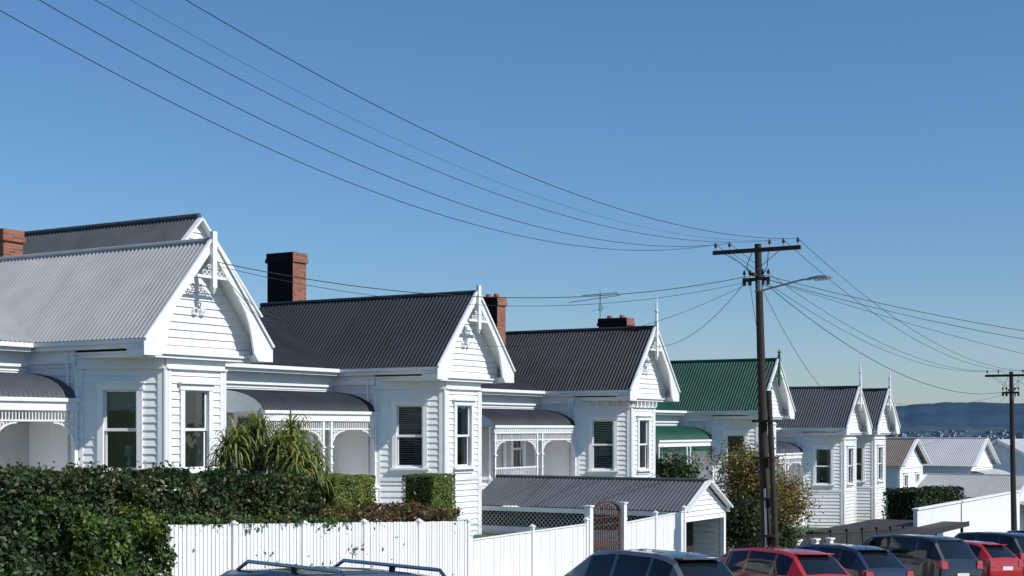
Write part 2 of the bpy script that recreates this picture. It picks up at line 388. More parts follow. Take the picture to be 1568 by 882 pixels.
def chimney(h_e,x,y,wx,wy,z0,z1,mdark,mred,pots=2):
    m=MB()
    m.box(x-wx/2,x+wx/2,y-wy/2,y+wy/2,z0,z1-.35)
    m.box(x-wx/2-.06,x+wx/2+.06,y-wy/2-.06,y+wy/2+.06,z1-.35,z1-.2)
    m.box(x-wx/2-.03,x+wx/2+.03,y-wy/2-.03,y+wy/2+.03,z1-.2,z1)
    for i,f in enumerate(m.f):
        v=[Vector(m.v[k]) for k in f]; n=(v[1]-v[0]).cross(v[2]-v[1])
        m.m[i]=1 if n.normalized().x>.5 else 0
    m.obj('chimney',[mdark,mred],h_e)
    p=MB()
    for j in range(pots):
        px=x+(j-(pots-1)/2)*wx*.45; p.cyl((px,y,z1),(px,y,z1+.14),.13,.11,n=14)
    p.obj('chimney_pots',[TERRA],h_e)
# ---- the row of villas
Yb,ze=25.95,2.12
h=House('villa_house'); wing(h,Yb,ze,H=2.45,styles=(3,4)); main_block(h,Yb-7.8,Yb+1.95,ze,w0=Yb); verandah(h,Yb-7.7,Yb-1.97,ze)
h.done(R_LIGHT,vm=R_MID)
U=MB();UT=MB()
yu,zu,xu=30.72,6.15,-29.2
for s in (-1,1):
    corr(U,(-42,yu+s*2.6,zu-2.7),(42+xu,0,0),(0,-s*2.6,2.7))
    UT.beam((xu+.03,yu,zu-.06),(xu+.03,yu+s*2.6,zu-2.76),.06,.24,up=(1,0,0))
U.cyl((-42,yu,zu+.02),(xu,yu,zu+.02),.08,n=8)
boards(UT,(xu-.1,yu-2.5),(xu-.1,yu+2.5),zu-2.75,zu-.1,lim=lambda z:(2.5-max(.02,2.5*(zu-.08-z)/2.7),2.5+max(.02,2.5*(zu-.08-z)/2.7)))
UT.box(-41,xu-.15,yu-2.3,yu+2.3,-3,zu-2.75)
U.obj('upper_roof',[R_MID],h.e); UT.obj('upper_gable',[WHITE],h.e)
chimney(h.e,-34.4,28.1,.7,.7,2,5.8,BRICK,BRICK,0)
Yb,ze=38.0,1.91
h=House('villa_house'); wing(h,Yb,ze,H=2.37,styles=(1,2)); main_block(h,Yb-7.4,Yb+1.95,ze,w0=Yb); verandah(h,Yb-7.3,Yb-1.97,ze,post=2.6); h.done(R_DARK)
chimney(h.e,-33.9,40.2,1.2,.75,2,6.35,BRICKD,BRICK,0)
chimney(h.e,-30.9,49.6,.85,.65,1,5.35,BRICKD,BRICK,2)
Yb,ze=51.1,1.5
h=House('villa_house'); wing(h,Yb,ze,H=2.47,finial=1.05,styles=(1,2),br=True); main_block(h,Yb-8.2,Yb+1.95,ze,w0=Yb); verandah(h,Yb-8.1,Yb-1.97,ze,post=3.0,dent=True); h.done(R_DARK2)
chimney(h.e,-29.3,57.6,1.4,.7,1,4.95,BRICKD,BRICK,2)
a=MB(); ax,ay=-30.0,57.4
a.cyl((ax,ay,3),(ax,ay,6.2),.025,n=6)
a.beam((ax-.9,ay,6.05),(ax+.9,ay,6.1),.03,.03); a.beam((ax-1.5,ay-.2,5.75),(ax+1.1,ay-.2,5.95),.025,.025)
for j in range(9): a.beam((ax-.8+j*.2,ay-.35,6.06),(ax-.8+j*.2,ay+.35,6.06),.015,.015)
a.ring(ax,ay,5.45,.18,.025,.025,12); a.beam((ax-.3,ay-.2,5.3),(ax+.3,ay+.2,5.5),.02,.02)
a.obj('tv_antenna',[STEEL])
Yb,ze=64.7,.86
h=House('villa_house'); wing(h,Yb,ze,H=2.4,finial=.3,styles=(0,3)); main_block(h,Yb-8.2,Yb+1.95,ze,w0=Yb); verandah(h,Yb-8.1,Yb-1.97,ze,post=2.6); h.done(R_GREEN,GREENT)
Yb,ze=77.3,.05
h=House('villa_house'); wing(h,Yb,ze,H=2.2,finial=1.5,styles=(2,0)); wing(h,82.9,ze,H=2.2,finial=1.1,styles=(0,3))
main_block(h,Yb-8.0,84.9,ze,w0=Yb); verandah(h,Yb-7.9,Yb-1.97,ze,post=2.6); h.done(R_BLUEG)
# ---- generic further houses
def plain_house(name,x0,x1,y0,y1,zb,ze,zr,axis,rm,ver=False):
    h=House(name);W,T,G,I,R=h.W,h.T,h.G,h.I,h.R
    P=[(x0,y0),(x1,y0),(x1,y1),(x0,y1)]
    for j in range(4):
        p,q=P[j],P[(j+1)%4]; d=Vector((q[0]-p[0],q[1]-p[1]));L=d.length;d/=L;n=Vector((d.y,-d.x))
        nw=max(1,int(L/2.6)); us=[L*(k+.5)/nw for k in range(nw)]
        boards(W,p,q,zb,ze-.1,[(u-.42,u+.42,ze-2.3,ze-.75) for u in us],pitch=.2)
        for u in us: window(T,G,I,(p[0]+d.x*u,p[1]+d.y*u),d,n,.8,ze-2.3,ze-.75,random.choice((0,2,3)))
        T.lb(p,d,n,0,L,0,.07,ze-.3,ze-.1)
    o=.4
    if axis=='x':
        ym=(y0+y1)/2
        for s,y in ((-1,y0-o),(1,y1+o)):
            corr(R,(x0-o,y,ze-.1),(x1-x0+2*o,0,0),(0,ym-y,zr-ze+.1),ns=4)
            for x in (x0-o,x1+o): T.beam((x,ym,zr-.02),(x,y,ze-.12),.06,.26,up=(1,0,0))
        R.cyl((x0-o,ym,zr),(x1+o,ym,zr),.07,n=6)
        hw=(y1-y0)/2
        for x,pp in ((x1,((x1,y0),(x1,y1))),(x0,((x0,y1),(x0,y0)))):
            boards(W,*pp,ze-.1,zr-.2,lim=lambda z:(hw-max(.02,hw*(zr-.15-z)/(zr-ze)),hw+max(.02,hw*(zr-.15-z)/(zr-ze))))
    else:
        xm=(x0+x1)/2
        for x in (x0-o,x1+o): corr(R,(x,y0-o,ze-.1),(0,y1-y0+2*o,0),(xm-x,0,zr-ze+.1),ns=4)
        R.cyl((xm,y0-o,zr),(xm,y1+o,zr),.07,n=6)
        for y in (y0,y1):
            W.poly([(x0,y,ze-.1),(x1,y,ze-.1),(xm,y,zr-.1)])
            for x in (x0-o,x1+o): T.beam((xm,y+(-o if y==y0 else o),zr-.02),(x,y+(-o if y==y0 else o),ze-.12),.06,.26)
    if ver:
        for k in range(9):
            a0=k/9;R.poly([(x1+a0*1.8,y0,ze-.45-.6*a0**2),(x1+(a0+.111)*1.8,y0,ze-.45-.6*(a0+.111)**2),(x1+(a0+.111)*1.8,y1,ze-.45-.6*(a0+.111)**2),(x1+a0*1.8,y1,ze-.45-.6*a0**2)])
        T.box(x1+1.75,x1+1.87,y0,y1,ze-1.25,ze-1.05)
        for k in range(5):
            y=y0+.06+(y1-y0-.12)*k/4; T.box(x1+1.76,x1+1.85,y-.05,y+.05,zb,ze-1.25)
    h.done(rm); return h
plain_house('weatherboard_cottage',-36,-26.5,93,98.6,-8,-2.4,-.75,'x',R_BROWN)
plain_house('weatherboard_cottage',-40,-25,106,113,-9,-2.7,-.8,'x',R_PALE,True)
plain_house('weatherboard_cottage',-30,-21,117,140,-10,-3.4,-1.0,'y',R_PALE)
plain_house('weatherboard_cottage',-26,-19.8,95,103,-9,-4.4,-3.2,'x',R_LIGHT,True)
plain_house('weatherboard_cottage',-50,-38,128,138,-10,-3.2,-.9,'x',R_MID)
plain_house('weatherboard_cottage',-34,-24,150,160,-12,-5.4,-2.6,'x',R_BROWN)
plain_house('weatherboard_cottage',-30,-22,168,178,-13,-6.5,-3.4,'x',R_MID)
# ---- garage
g=MB();gw=MB();gt=MB()
yc,hw,zr,zE,xr,xl=42.3,1.75,-1.70,-2.6,-18.2,-26.2
for s in (-1,1):
    corr(g,(xl,yc+s*hw,zE),(xr-xl,0,0),(0,-s*hw,zr-zE))
    gt.beam((xr+.02,yc,zr+.0),(xr+.02,yc+s*(hw+.05),zE-.02),.05,.2,up=(1,0,0))
    gt.box(xl,xr,yc+s*hw-.015*s,yc+s*(hw+.02),zE-.18,zE-.03)
g.cyl((xl,yc,zr+.01),(xr,yc,zr+.01),.06,n=8)
boards(gw,(xr-.15,yc-hw),(xr-.15,yc+hw),zE-.35,zr-.05,lim=lambda z:(hw-max(.02,min(hw-.02,hw*(zr-.06-z)/(zr-zE))),hw+max(.02,min(hw-.02,hw*(zr-.06-z)/(zr-zE)))),pitch=.16)
boards(gw,(xl,yc-hw+.2),(xr-.3,yc-hw+.2),-5.2,zE-.7)
boards(gw,(xr-.3,yc+hw-.2),(xl,yc+hw-.2),-5.2,zE-.1)
for s in (-1,1): gt.box(xr-.28,xr-.12,yc+s*(hw-.1)-.08,yc+s*(hw-.1)+.08,-5.2,zE-.2)
for k in range(46):
    x=xl+k*.16
    gt.beam((x,yc-hw+.19,zE-.7),(x+.5,yc-hw+.19,zE-.2),.012,.025,up=(0,1,0)); gt.beam((x+.5,yc-hw+.175,zE-.7),(x,yc-hw+.175,zE-.2),.012,.025,up=(0,1,0))
gd=MB(); gd.box(xr-1.3,xr-1.2,yc-hw+.25,yc+hw-.25,-5.3,zE-.05)  # dark sheets stand in for the shade inside the open garage
gd.box(xl+.3,xr-.4,yc-hw+.5,yc-hw+.56,-5.3,zE-.1)
e=empty('garage'); g.obj('roof',[R_GAR],e); gw.obj('walls',[WHITE],e); gt.obj('trim',[TRIM],e); gd.obj('dark_opening_backing',[DKFENCE],e)
# ------------------------------------------------------------------ fences
def fence(name,y0,y1,zt0,zt1,x=FX,pitch=.105,w=.09,post=2.1,mats=FENCEP,cap=True,posth=.12):
    m=MB(); y=y0
    while y<y1:
        t=(y-y0)/(y1-y0); zt=zt0+(zt1-zt0)*t; zg=min(zt-.9,ground_z(x,y)); j=random.uniform(-.008,.008)
        m.box(x-.01+j*.5,x+.012+j*.5,y,y+w,zg+.04,zt+j)
        y+=pitch
    n=max(1,round((y1-y0)/post))
    for k in range(n+1):
        y=y0+(y1-y0)*k/n; zt=zt0+(zt1-zt0)*k/n
        m.box(x-.04,x+.055,y-.05,y+.05,ground_z(x,y)-.1,zt+posth)
        m.box(x-.06,x+.075,y-.07,y+.07,zt+posth,zt+posth+.03)
        m.hexa([(x-.05,y-.06,zt+posth+.03),(x+.065,y-.06,zt+posth+.03),(x+.065,y+.06,zt+posth+.03),(x-.05,y+.06,zt+posth+.03)]+[(x,y-.01,zt+posth+.08),(x+.01,y-.01,zt+posth+.08),(x+.01,y+.01,zt+posth+.08),(x,y+.01,zt+posth+.08)])
        if k<n:
            y2=y0+(y1-y0)*(k+1)/n;z2=zt0+(zt1-zt0)*(k+1)/n
            for dz in (-.25,-1.05): m.beam((x-.035,y,zt+dz),(x-.035,y2,z2+dz),.04,.08)
            if cap: m.beam((x,y+.05,zt+.012),(x,y2-.05,z2+.012),.07,.03)
    return m.obj(name,[mats],None)
fence('picket_fence',14.0,28.1,-1.5,-2.2,cap=False,posth=.0)
fence('board_fence',28.2,34.0,-2.66,-2.62,pitch=.152,w=.145,post=2.9)
fence('board_fence',36.3,40.4,-2.72,-2.6,pitch=.152,w=.145,post=2.05)
fence('timber_fence',50.2,64.5,-4.0,-4.6,mats=DKFENCE,pitch=.152,w=.145)
m=MB()
for y in (34.15,36.2): 
    m.box(FX-.09,FX+.09,y-.09,y+.09,-4.6,-2.15); m.box(FX-.12,FX+.12,y-.12,y+.12,-2.15,-2.11)
gp=MB()
gp.box(FX-.025,FX+.025,34.3,34.4,-4.35,-2.35);gp.box(FX-.025,FX+.025,35.95,36.05,-4.35,-2.35)
for k in range(8):
    a=k/8*math.pi;b=(k+1)/8*math.pi
    gp.beam((FX,35.17-.82*math.cos(a),-2.35+.3*math.sin(a)),(FX,35.17-.82*math.cos(b),-2.35+.3*math.sin(b)),.05,.09,up=(1,0,0))
for k in range(12):
    y=34.42+k*.135; gp.box(FX-.01,FX+.012,y,y+.03,-4.3,-2.38+.27*math.sin(math.pi*(y-34.35)/1.65))
for k in range(9): gp.box(FX+.013,FX+.025,34.4,35.95,-4.1+k*.2,-4.07+k*.2)
gp.box(FX-.02,FX+.02,34.4,35.95,-3.3,-3.2)
e=empty('garden_gate'); m.obj('gate_posts',[TRIM],e); gp.obj('gate_leaf',[GATE],e)
m=MB()
for y in (50.2,52.2,53.9): m.box(FX-.2,FX+.2,y-.2,y+.2,-6.5,-4.1+(y-48.6)*-.05); m.box(FX-.25,FX+.25,y-.25,y+.25,-4.1+(y-48.6)*-.05,-4.03+(y-48.6)*-.05)
m.obj('gate_pillars',[TRIM])
m=MB(); m.box(FX-.1,FX+.1,66.5,89,-8.5,-3.85); m.box(FX-.16,FX+.16,66.45,89.05,-3.85,-3.77)
m.obj('masonry_wall',[WHITE],bevel=.01)
m=MB(); m.box(-21.5,-16.9,60.8,71.2,-4.75,-4.62)
for y in (61.2,66,70.9): m.box(-17.2,-17.08,y-.06,y+.06,-7,-4.75); m.box(-21.3,-21.18,y-.06,y+.06,-7,-4.75)
m.box(-16.93,-16.86,60.75,71.25,-4.82,-4.58)
m.obj('carport',[DKFENCE])
# ------------------------------------------------------------------ foliage
def leafcloud(name,P,N,size,mats,parent=None,aspect=.55,jit=.7):
    n=len(P); P=np.asarray(P);N=np.asarray(N)
    a=rng.normal(size=(n,3)); nn=N*1.0+a*jit; nn/=np.linalg.norm(nn,axis=1)[:,None]+1e-9
    t=np.cross(nn,rng.normal(size=(n,3))); t/=np.linalg.norm(t,axis=1)[:,None]+1e-9
    b=np.cross(nn,t); s=(size*rng.uniform(.6,1.3,size=n))[:,None]
    V=np.stack([P-t*s,P-b*s*aspect+nn*s*.15,P+t*s,P+b*s*aspect+nn*s*.15],1).reshape(-1,3)
    me=bpy.data.meshes.new(name); me.vertices.add(4*n); me.vertices.foreach_set('co',V.ravel())
    me.loops.add(4*n); me.loops.foreach_set('vertex_index',np.arange(4*n,dtype=np.int32))
    me.polygons.add(n); me.polygons.foreach_set('loop_start',np.arange(0,4*n,4,dtype=np.int32))
    me.polygons.foreach_set('loop_total',np.full(n,4,dtype=np.int32))
    for m in mats: me.materials.append(m)
    q=np.array([noise.noise(Vector(p)*1.7) for p in P]); q=(q+1)/2+rng.normal(0,.16,n)
    mi=np.clip((q*len(mats)),0,len(mats)-1).astype(np.int32)
    me.polygons.foreach_set('material_index',mi); me.update(calc_edges=True); me.validate()
    o=bpy.data.objects.new(name,me); SC.collection.objects.link(o)
    if parent:o.parent=parent
    return o
G1=leafmat('leaf_dark',(.016,.034,.010));G2=leafmat('leaf_mid',(.035,.07,.016));G3=leafmat('leaf_light',(.08,.14,.025));G4=leafmat('leaf_yellow_green',(.17,.21,.035))
GB=leafmat('leaf_brown',(.11,.07,.03));GR=leafmat('leaf_rust',(.15,.06,.03));GO=leafmat('leaf_orange',(.28,.15,.03));GY=leafmat('leaf_ochre',(.19,.15,.035))
TW=mat('twig_bark',(.09,.07,.05),.9,var=.3)
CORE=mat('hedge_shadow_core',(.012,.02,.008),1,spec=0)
def hedge(name,x0,x1,y0,y1,zb,zt0,zt1,n,size,mats,rough=.14,freq=1.6,jit=.7,spill=0):
    e=empty(name)
    P=[];N=[]
    A=[(y1-y0)*(x1-x0),(y1-y0)*2.0,(x1-x0)*1.6,(x1-x0)*1.0];A=np.array(A)/sum(A)
    for k in range(n):
        f=np.searchsorted(np.cumsum(A),random.random())
        u=random.random();v=random.random()
        if f==0: y=y0+(y1-y0)*u;x=x0+(x1-x0)*v;z=zt0+(zt1-zt0)*u;nn=(0.,0.,1.)
        elif f==1: y=y0+(y1-y0)*u;x=x1;zt=zt0+(zt1-zt0)*u;z=zb+(zt-zb)*v;nn=(1.,0.,.2)
        elif f==2: y=y0;x=x0+(x1-x0)*u;z=zb+(zt0-zb)*v;nn=(0.,-1.,.2)
        else: y=y1;x=x0+(x1-x0)*u;z=zb+(zt1-zb)*v;nn=(0.,1.,.2)
        d=noise.noise(Vector((x,y,z))*freq)*rough*1.6+noise.noise(Vector((x,y,z))*freq*3.1)*rough*.7-abs(random.gauss(0,rough*.5))+(random.uniform(.05,.2) if random.random()<.025 and rough>.1 else 0)
        P.append((x+nn[0]*d,y+nn[1]*d,z+nn[2]*d));N.append(nn)
    # sprigs hanging over the fence
    for k in range(spill):
        y=random.uniform(y0,y1);zt=zt0+(zt1-zt0)*(y-y0)/(y1-y0);l=random.uniform(.1,.45)*(.4+abs(noise.noise(Vector((y*.9,1,1))))*2)
        for j in range(9):
            t=j/9; P.append((FX+.04+random.uniform(-.1,.09),y+random.gauss(0,.035)+t*.08,zt+.03-l*t));N.append((1.,0.,.3))
    leafcloud('leaves',P,N,size,mats,e,jit=jit)
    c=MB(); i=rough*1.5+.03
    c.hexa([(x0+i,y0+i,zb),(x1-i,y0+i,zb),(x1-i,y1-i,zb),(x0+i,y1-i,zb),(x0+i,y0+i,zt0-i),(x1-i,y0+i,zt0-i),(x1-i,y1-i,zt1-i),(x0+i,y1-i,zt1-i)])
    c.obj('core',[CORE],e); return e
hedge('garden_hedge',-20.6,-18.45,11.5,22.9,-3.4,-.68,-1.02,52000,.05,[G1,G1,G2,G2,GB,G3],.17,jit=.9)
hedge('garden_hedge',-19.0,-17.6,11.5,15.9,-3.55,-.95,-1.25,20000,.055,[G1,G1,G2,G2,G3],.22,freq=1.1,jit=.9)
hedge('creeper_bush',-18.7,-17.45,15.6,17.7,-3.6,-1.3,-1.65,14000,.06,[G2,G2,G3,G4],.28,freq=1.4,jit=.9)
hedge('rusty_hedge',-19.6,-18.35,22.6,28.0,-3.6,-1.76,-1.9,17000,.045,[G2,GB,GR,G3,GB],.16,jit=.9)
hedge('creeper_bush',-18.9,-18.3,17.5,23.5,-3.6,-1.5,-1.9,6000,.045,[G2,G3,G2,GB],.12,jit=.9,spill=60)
hedge('box_hedge',-22.0,-20.5,26.0,27.6,-3.2,-1.15,-1.15,20000,.03,[G3,G4,G4,G3],.03,freq=3,jit=.5)
hedge('box_hedge',-21.9,-20.9,30.6,31.7,-3.4,-1.24,-1.24,12000,.03,[G3,G4,G3,G4],.03,freq=3,jit=.5)
hedge('garden_hedge',-22,-20.2,74,84,-7,-3.3,-3.5,12000,.08,[G1,G1,G2],.12)
hedge('garden_hedge',-23.2,-21.5,44.5,48.0,-5,-2.9,-3.1,9000,.06,[G1,G2,G3],.2)
def tree(name,x,y,z0,H,R,nleaf,size,mats,bare=0.,lean=(0,0),split=.3):
    e=empty(name); b=MB(); tips=[]
    def br(p,d,L,r,dep):
        q=p+d*L; b.cyl(p,q,r,r*.65,6,0,False)
        if dep==0: tips.append((q,r)); return
        for k in range(random.choice((2,3,3))):
            a=Vector((random.gauss(0,1),random.gauss(0,1),random.gauss(.25,.6))).normalized()
            br(q,(d*.75+a*.75).normalized(),L*random.uniform(.62,.85),r*.62,dep-1)
        if dep<3: tips.append((q,r))
    br(Vector((x,y,z0)),Vector((lean[0],lean[1],1)).normalized(),H*split,H*.028,4)
    b.obj('branches',[TW],e)
    P=[];N=[]
    T=[t for t,_ in tips if random.random()>bare]
    for k in range(nleaf):
        t=random.choice(T); o=Vector((random.gauss(0,1),random.gauss(0,1),random.gauss(0,.8)))*R*.11
        P.append(tuple(t+o));N.append(tuple((o+Vector((0,0,.3))).normalized()))
    leafcloud('leaves',P,N,size,mats,e); return e
tree('autumn_tree',-19.3,47.9,-5.3,5.3,3.6,14000,.055,[G2,GB,GY,GO,G3],bare=.3,split=.27)
tree('autumn_tree',-19.4,50.0,-5.3,5.0,3.0,4000,.05,[GB,GY,GO,GB],bare=.6,split=.27)
tree('garden_tree',-19.0,47.0,-5.3,3.6,3.4,14000,.06,[G1,G1,G2,GB,G2],split=.25)
tree('garden_tree',-18.9,50.3,-5.4,3.0,3.0,10000,.06,[G1,G2,G1,G2],split=.22)
tree('garden_tree',-27,57,-4.2,3.4,3,6000,.09,[G1,G2,G2])
for (x,y,hh) in ((-45,122,7),(-30,145,7),(-24,185,8),(-52,105,6),(-60,150,9),(-36,200,9),(-20,215,9)):
    tree('garden_tree',x,y,road_z(y)-.3,hh*.75,hh*.7,4500,.25,[G1,G2,G1])
e=empty('cabbage_tree'); L=MB(); Tk=MB()
cx,cy=-21.2,24.6
for k in range(26):
    a=random.uniform(0,6.28); rr=random.uniform(.1,1.0)**.8; hx=cx+rr*math.cos(a)*1.15; hy=cy+rr*math.sin(a)*1.05
    hz=.52-rr*1.2+random.uniform(-.4,.15)
    Tk.cyl((cx+rr*.3*math.cos(a),cy+rr*.3*math.sin(a),-3.0),(hx,hy,hz),.06,.04,7)
    for j in range(75):
        az=random.uniform(0,6.28);el=random.uniform(-.3,1.45);ln=random.uniform(.5,.85);w=random.uniform(.02,.036)
        p=Vector((hx,hy,hz+random.uniform(-.25,.05)));d=Vector((math.cos(az)*math.cos(el),math.sin(az)*math.cos(el),math.sin(el)))
        side=d.cross(Vector((0,0,1))).normalized(); st=ln/5;mi=random.choice((0,0,1,1,2,2) if el>-.1 else (3,3,0))
        for i in range(5):
            d2=(d+Vector((0,0,-.34*(i+.5)*.6))).normalized();q=p+d2*st
            w0=w*(1-.13*i);w1=w*(1-.13*(i+1)) if i<4 else .002
            L.poly([p-side*w0,p+side*w0,q+side*w1,q-side*w1],mi); p=q;d=d2
L.obj('strap_leaves',[leafmat('strap_mid',(.07,.12,.025)),leafmat('strap_light',(.17,.22,.045)),leafmat('strap_yellow',(.30,.28,.07)),leafmat('strap_dead',(.18,.14,.07))],e); Tk.obj('trunks',[TW],e)
# ------------------------------------------------------------------ poles and wires
def insul(m,x,y,z,mi=2): m.cyl((x,y,z),(x,y,z+.12),.012,n=6,mi=1); m.cyl((x,y,z+.1),(x,y,z+.17),.045,.05,8,mi); m.cyl((x,y,z+.17),(x,y,z+.24),.035,.02,8,mi)
def pole(base,top,armz,half,xs,second=True):
    e=empty('utility_pole'); m=MB()
    m.cyl(base,top,.16,.10,14)
    f=(armz-base[2])/(top[2]-base[2]); ax=base[0]+(top[0]-base[0])*f; ay=base[1]+(top[1]-base[1])*f-.15
    m.box(ax-half,ax+half,ay-.05,ay+.05,armz-.06,armz+.06)
    for s in (-1,1): m.beam((ax+s*.75,ay-.04,armz-.05),(ax,ay,armz-.6),.01,.04,1,up=(0,1,0))
    for x in xs: insul(m,ax+x,ay,armz+.06)
    z2=armz-.87
    m.box(ax-.42,ax+.42,ay-.05,ay+.05,z2-.05,z2+.05); m.box(ax-.05,ax+.05,ay-.35,ay+.6,z2+.08,z2+.17)
    for x in (-.38,-.2,.2,.38): insul(m,ax+x,ay,z2+.05); m.cyl((ax+x,ay,z2-.18),(ax+x,ay,z2-.05),.05,.06,8,2)
    m.cyl((ax+.16,ay-.12,z2-.35),(ax+.16,ay-.12,z2-.05),.07,n=10,mi=1)
    m.path([(ax-.1,ay-.05,armz-.05),(ax-.3,ay,armz-.45),(ax-.2,ay,z2+.1)],.012,5,3)
    m.path([(ax+.4,ay-.05,armz-.05),(ax+.35,ay,armz-.5),(ax+.2,ay,z2+.1)],.012,5,3)
    m.path([(ax-half*.8,ay,armz),(ax-.5,ay,armz-.35),(ax-.15,ay,z2+.15)],.009,5,3)
    if second:
        b=Vector(base); m.cyl((b.x+.36,b.y-.1,b.z),(b.x+.12,b.y-.2,1.1),.10,.08,12)
        for z in (-3.2,-2.1,-.9,.2):
            fz=(z-base[2])/(top[2]-base[2]); x=base[0]+(top[0]-base[0])*fz; m.box(x-.2,x+.42,base[1]-.36,base[1]+.12,z-.035,z+.035,0)
        m.cyl((b.x+.1,b.y-.25,b.z),(b.x+.02,b.y-.27,-1.8),.035,n=8,mi=1)
    m.obj('pole_and_crossarms',[WOOD,STEEL,CER,BLACK],e); return ax,ay,z2
PB=(-15.4,40.2,-4.8); ax,ay,z2=pole(PB,(-15.72,40.25,5.5),5.3,1.38,(-1.3,-.85,.42,.85,1.3))
m=MB(); m.path([(ax,ay-.1,4.05),(ax+.35,ay-.12,4.1),(ax+1.5,ay-.15,4.33),(ax+1.75,ay-.15,4.33)],.028,8)
m.beam((ax,ay-.1,4.25),(ax+.6,ay-.12,4.16),.02,.02)
lh=MB()
prof=[(0,.05,.04),(.1,.09,.06),(.35,.13,.09),(.6,.12,.08),(.74,.05,.04)]
for (a,b) in zip(prof[:-1],prof[1:]):
    X=ax+1.65
    P=[]
    for (dx,w,hh) in (a,b):
        P+= [(X+dx,ay-.15-w,4.33),(X+dx,ay-.15+w,4.33),(X+dx,ay-.15+w*.7,4.33+hh),(X+dx,ay-.15-w*.7,4.33+hh)]
    lh.hexa(P)
LENS=mat('lamp_lens',(.75,.75,.72),.2)
lh.box(ax+1.85,ax+2.3,ay-.24,ay-.06,4.28,4.33,1)
e=empty('street_lamp'); m.obj('arm',[STEEL],e); lh.obj('lamp_head',[STEEL,LENS],e,bevel=.01)
PB2=(-15.5,75.0,-6.7); ax2,ay2,z22=pole(PB2,(-15.65,74.9,2.85),2.65,1.25,(-1.15,-.6,.6,1.15),False)
WM=mat('cable_black',(.015,.015,.017),.5)
def wires():
    e=empty('overhead_wires'); m=MB()
    def w(p,q,sag,r=.007,n=40):
        p=Vector(p);q=Vector(q);pts=[]
        for i in range(n+1):
            t=i/n;v=p.lerp(q,t);v.z-=4*sag*t*(1-t);pts.append(v)
        m.path(pts,r,5)
    Y0=2.0
    for x,dx,z0,s,r in ((-1.3,-1.1,9.45,2.7,.007),(-.85,-.5,9.45,2.5,.007),(.42,.2,9.15,2.3,.006),(1.3,1.3,9.05,2.05,.007),(.85,.6,9.1,2.2,.003)):
        w((ax+x,ay,5.56),(-15.6+dx,Y0,z0),s,r,60)
    for x,x2 in ((-1.3,-1.15),(-.85,-.6),(.85,.6),(1.3,1.15)): w((ax+x,ay,5.56),(ax2+x2,ay2,2.9),1.1,.008)
    w((ax,ay,z2+.1),(ax2,ay2,z22+.1),1.3,.011)
    w((ax-.3,ay,z2+.1),(-24.15,26.05,4.05),.75,.011); w((ax-.2,ay,z2-.05),(-24.15,26.1,3.95),.85,.007)
    w((ax-.3,ay,z2),(-24.15,51.0,3.2),.5,.009); w((ax,ay,z2),(-24.15,38.2,2.6),.6,.006)
    w((ax-.2,ay,z2-.1),(-24.3,64.5,2.2),1.0,.009); w((ax,ay,z2+.1),(-24.3,77.2,1.2),1.2,.009)
    w((ax+.3,ay,z2+.1),(2,62,2.7),.9,.010); w((ax+.3,ay,z2),(2,63,2.4),1.0,.009); w((ax+.3,ay,z2),(2,75,.9),1.0,.007)
    w((ax2,ay2,z22),(-25,92,-1.2),.5); w((ax2,ay2,z22),(-24.2,82.9,1.5),.4)
    w((ax2-.5,ay2,2.9),(-12,150,-1),1.5,.01);w((ax2+.5,ay2,2.9),(-10,150,-1),1.5,.01)
    m.obj('wires',[WM],e)
wires()
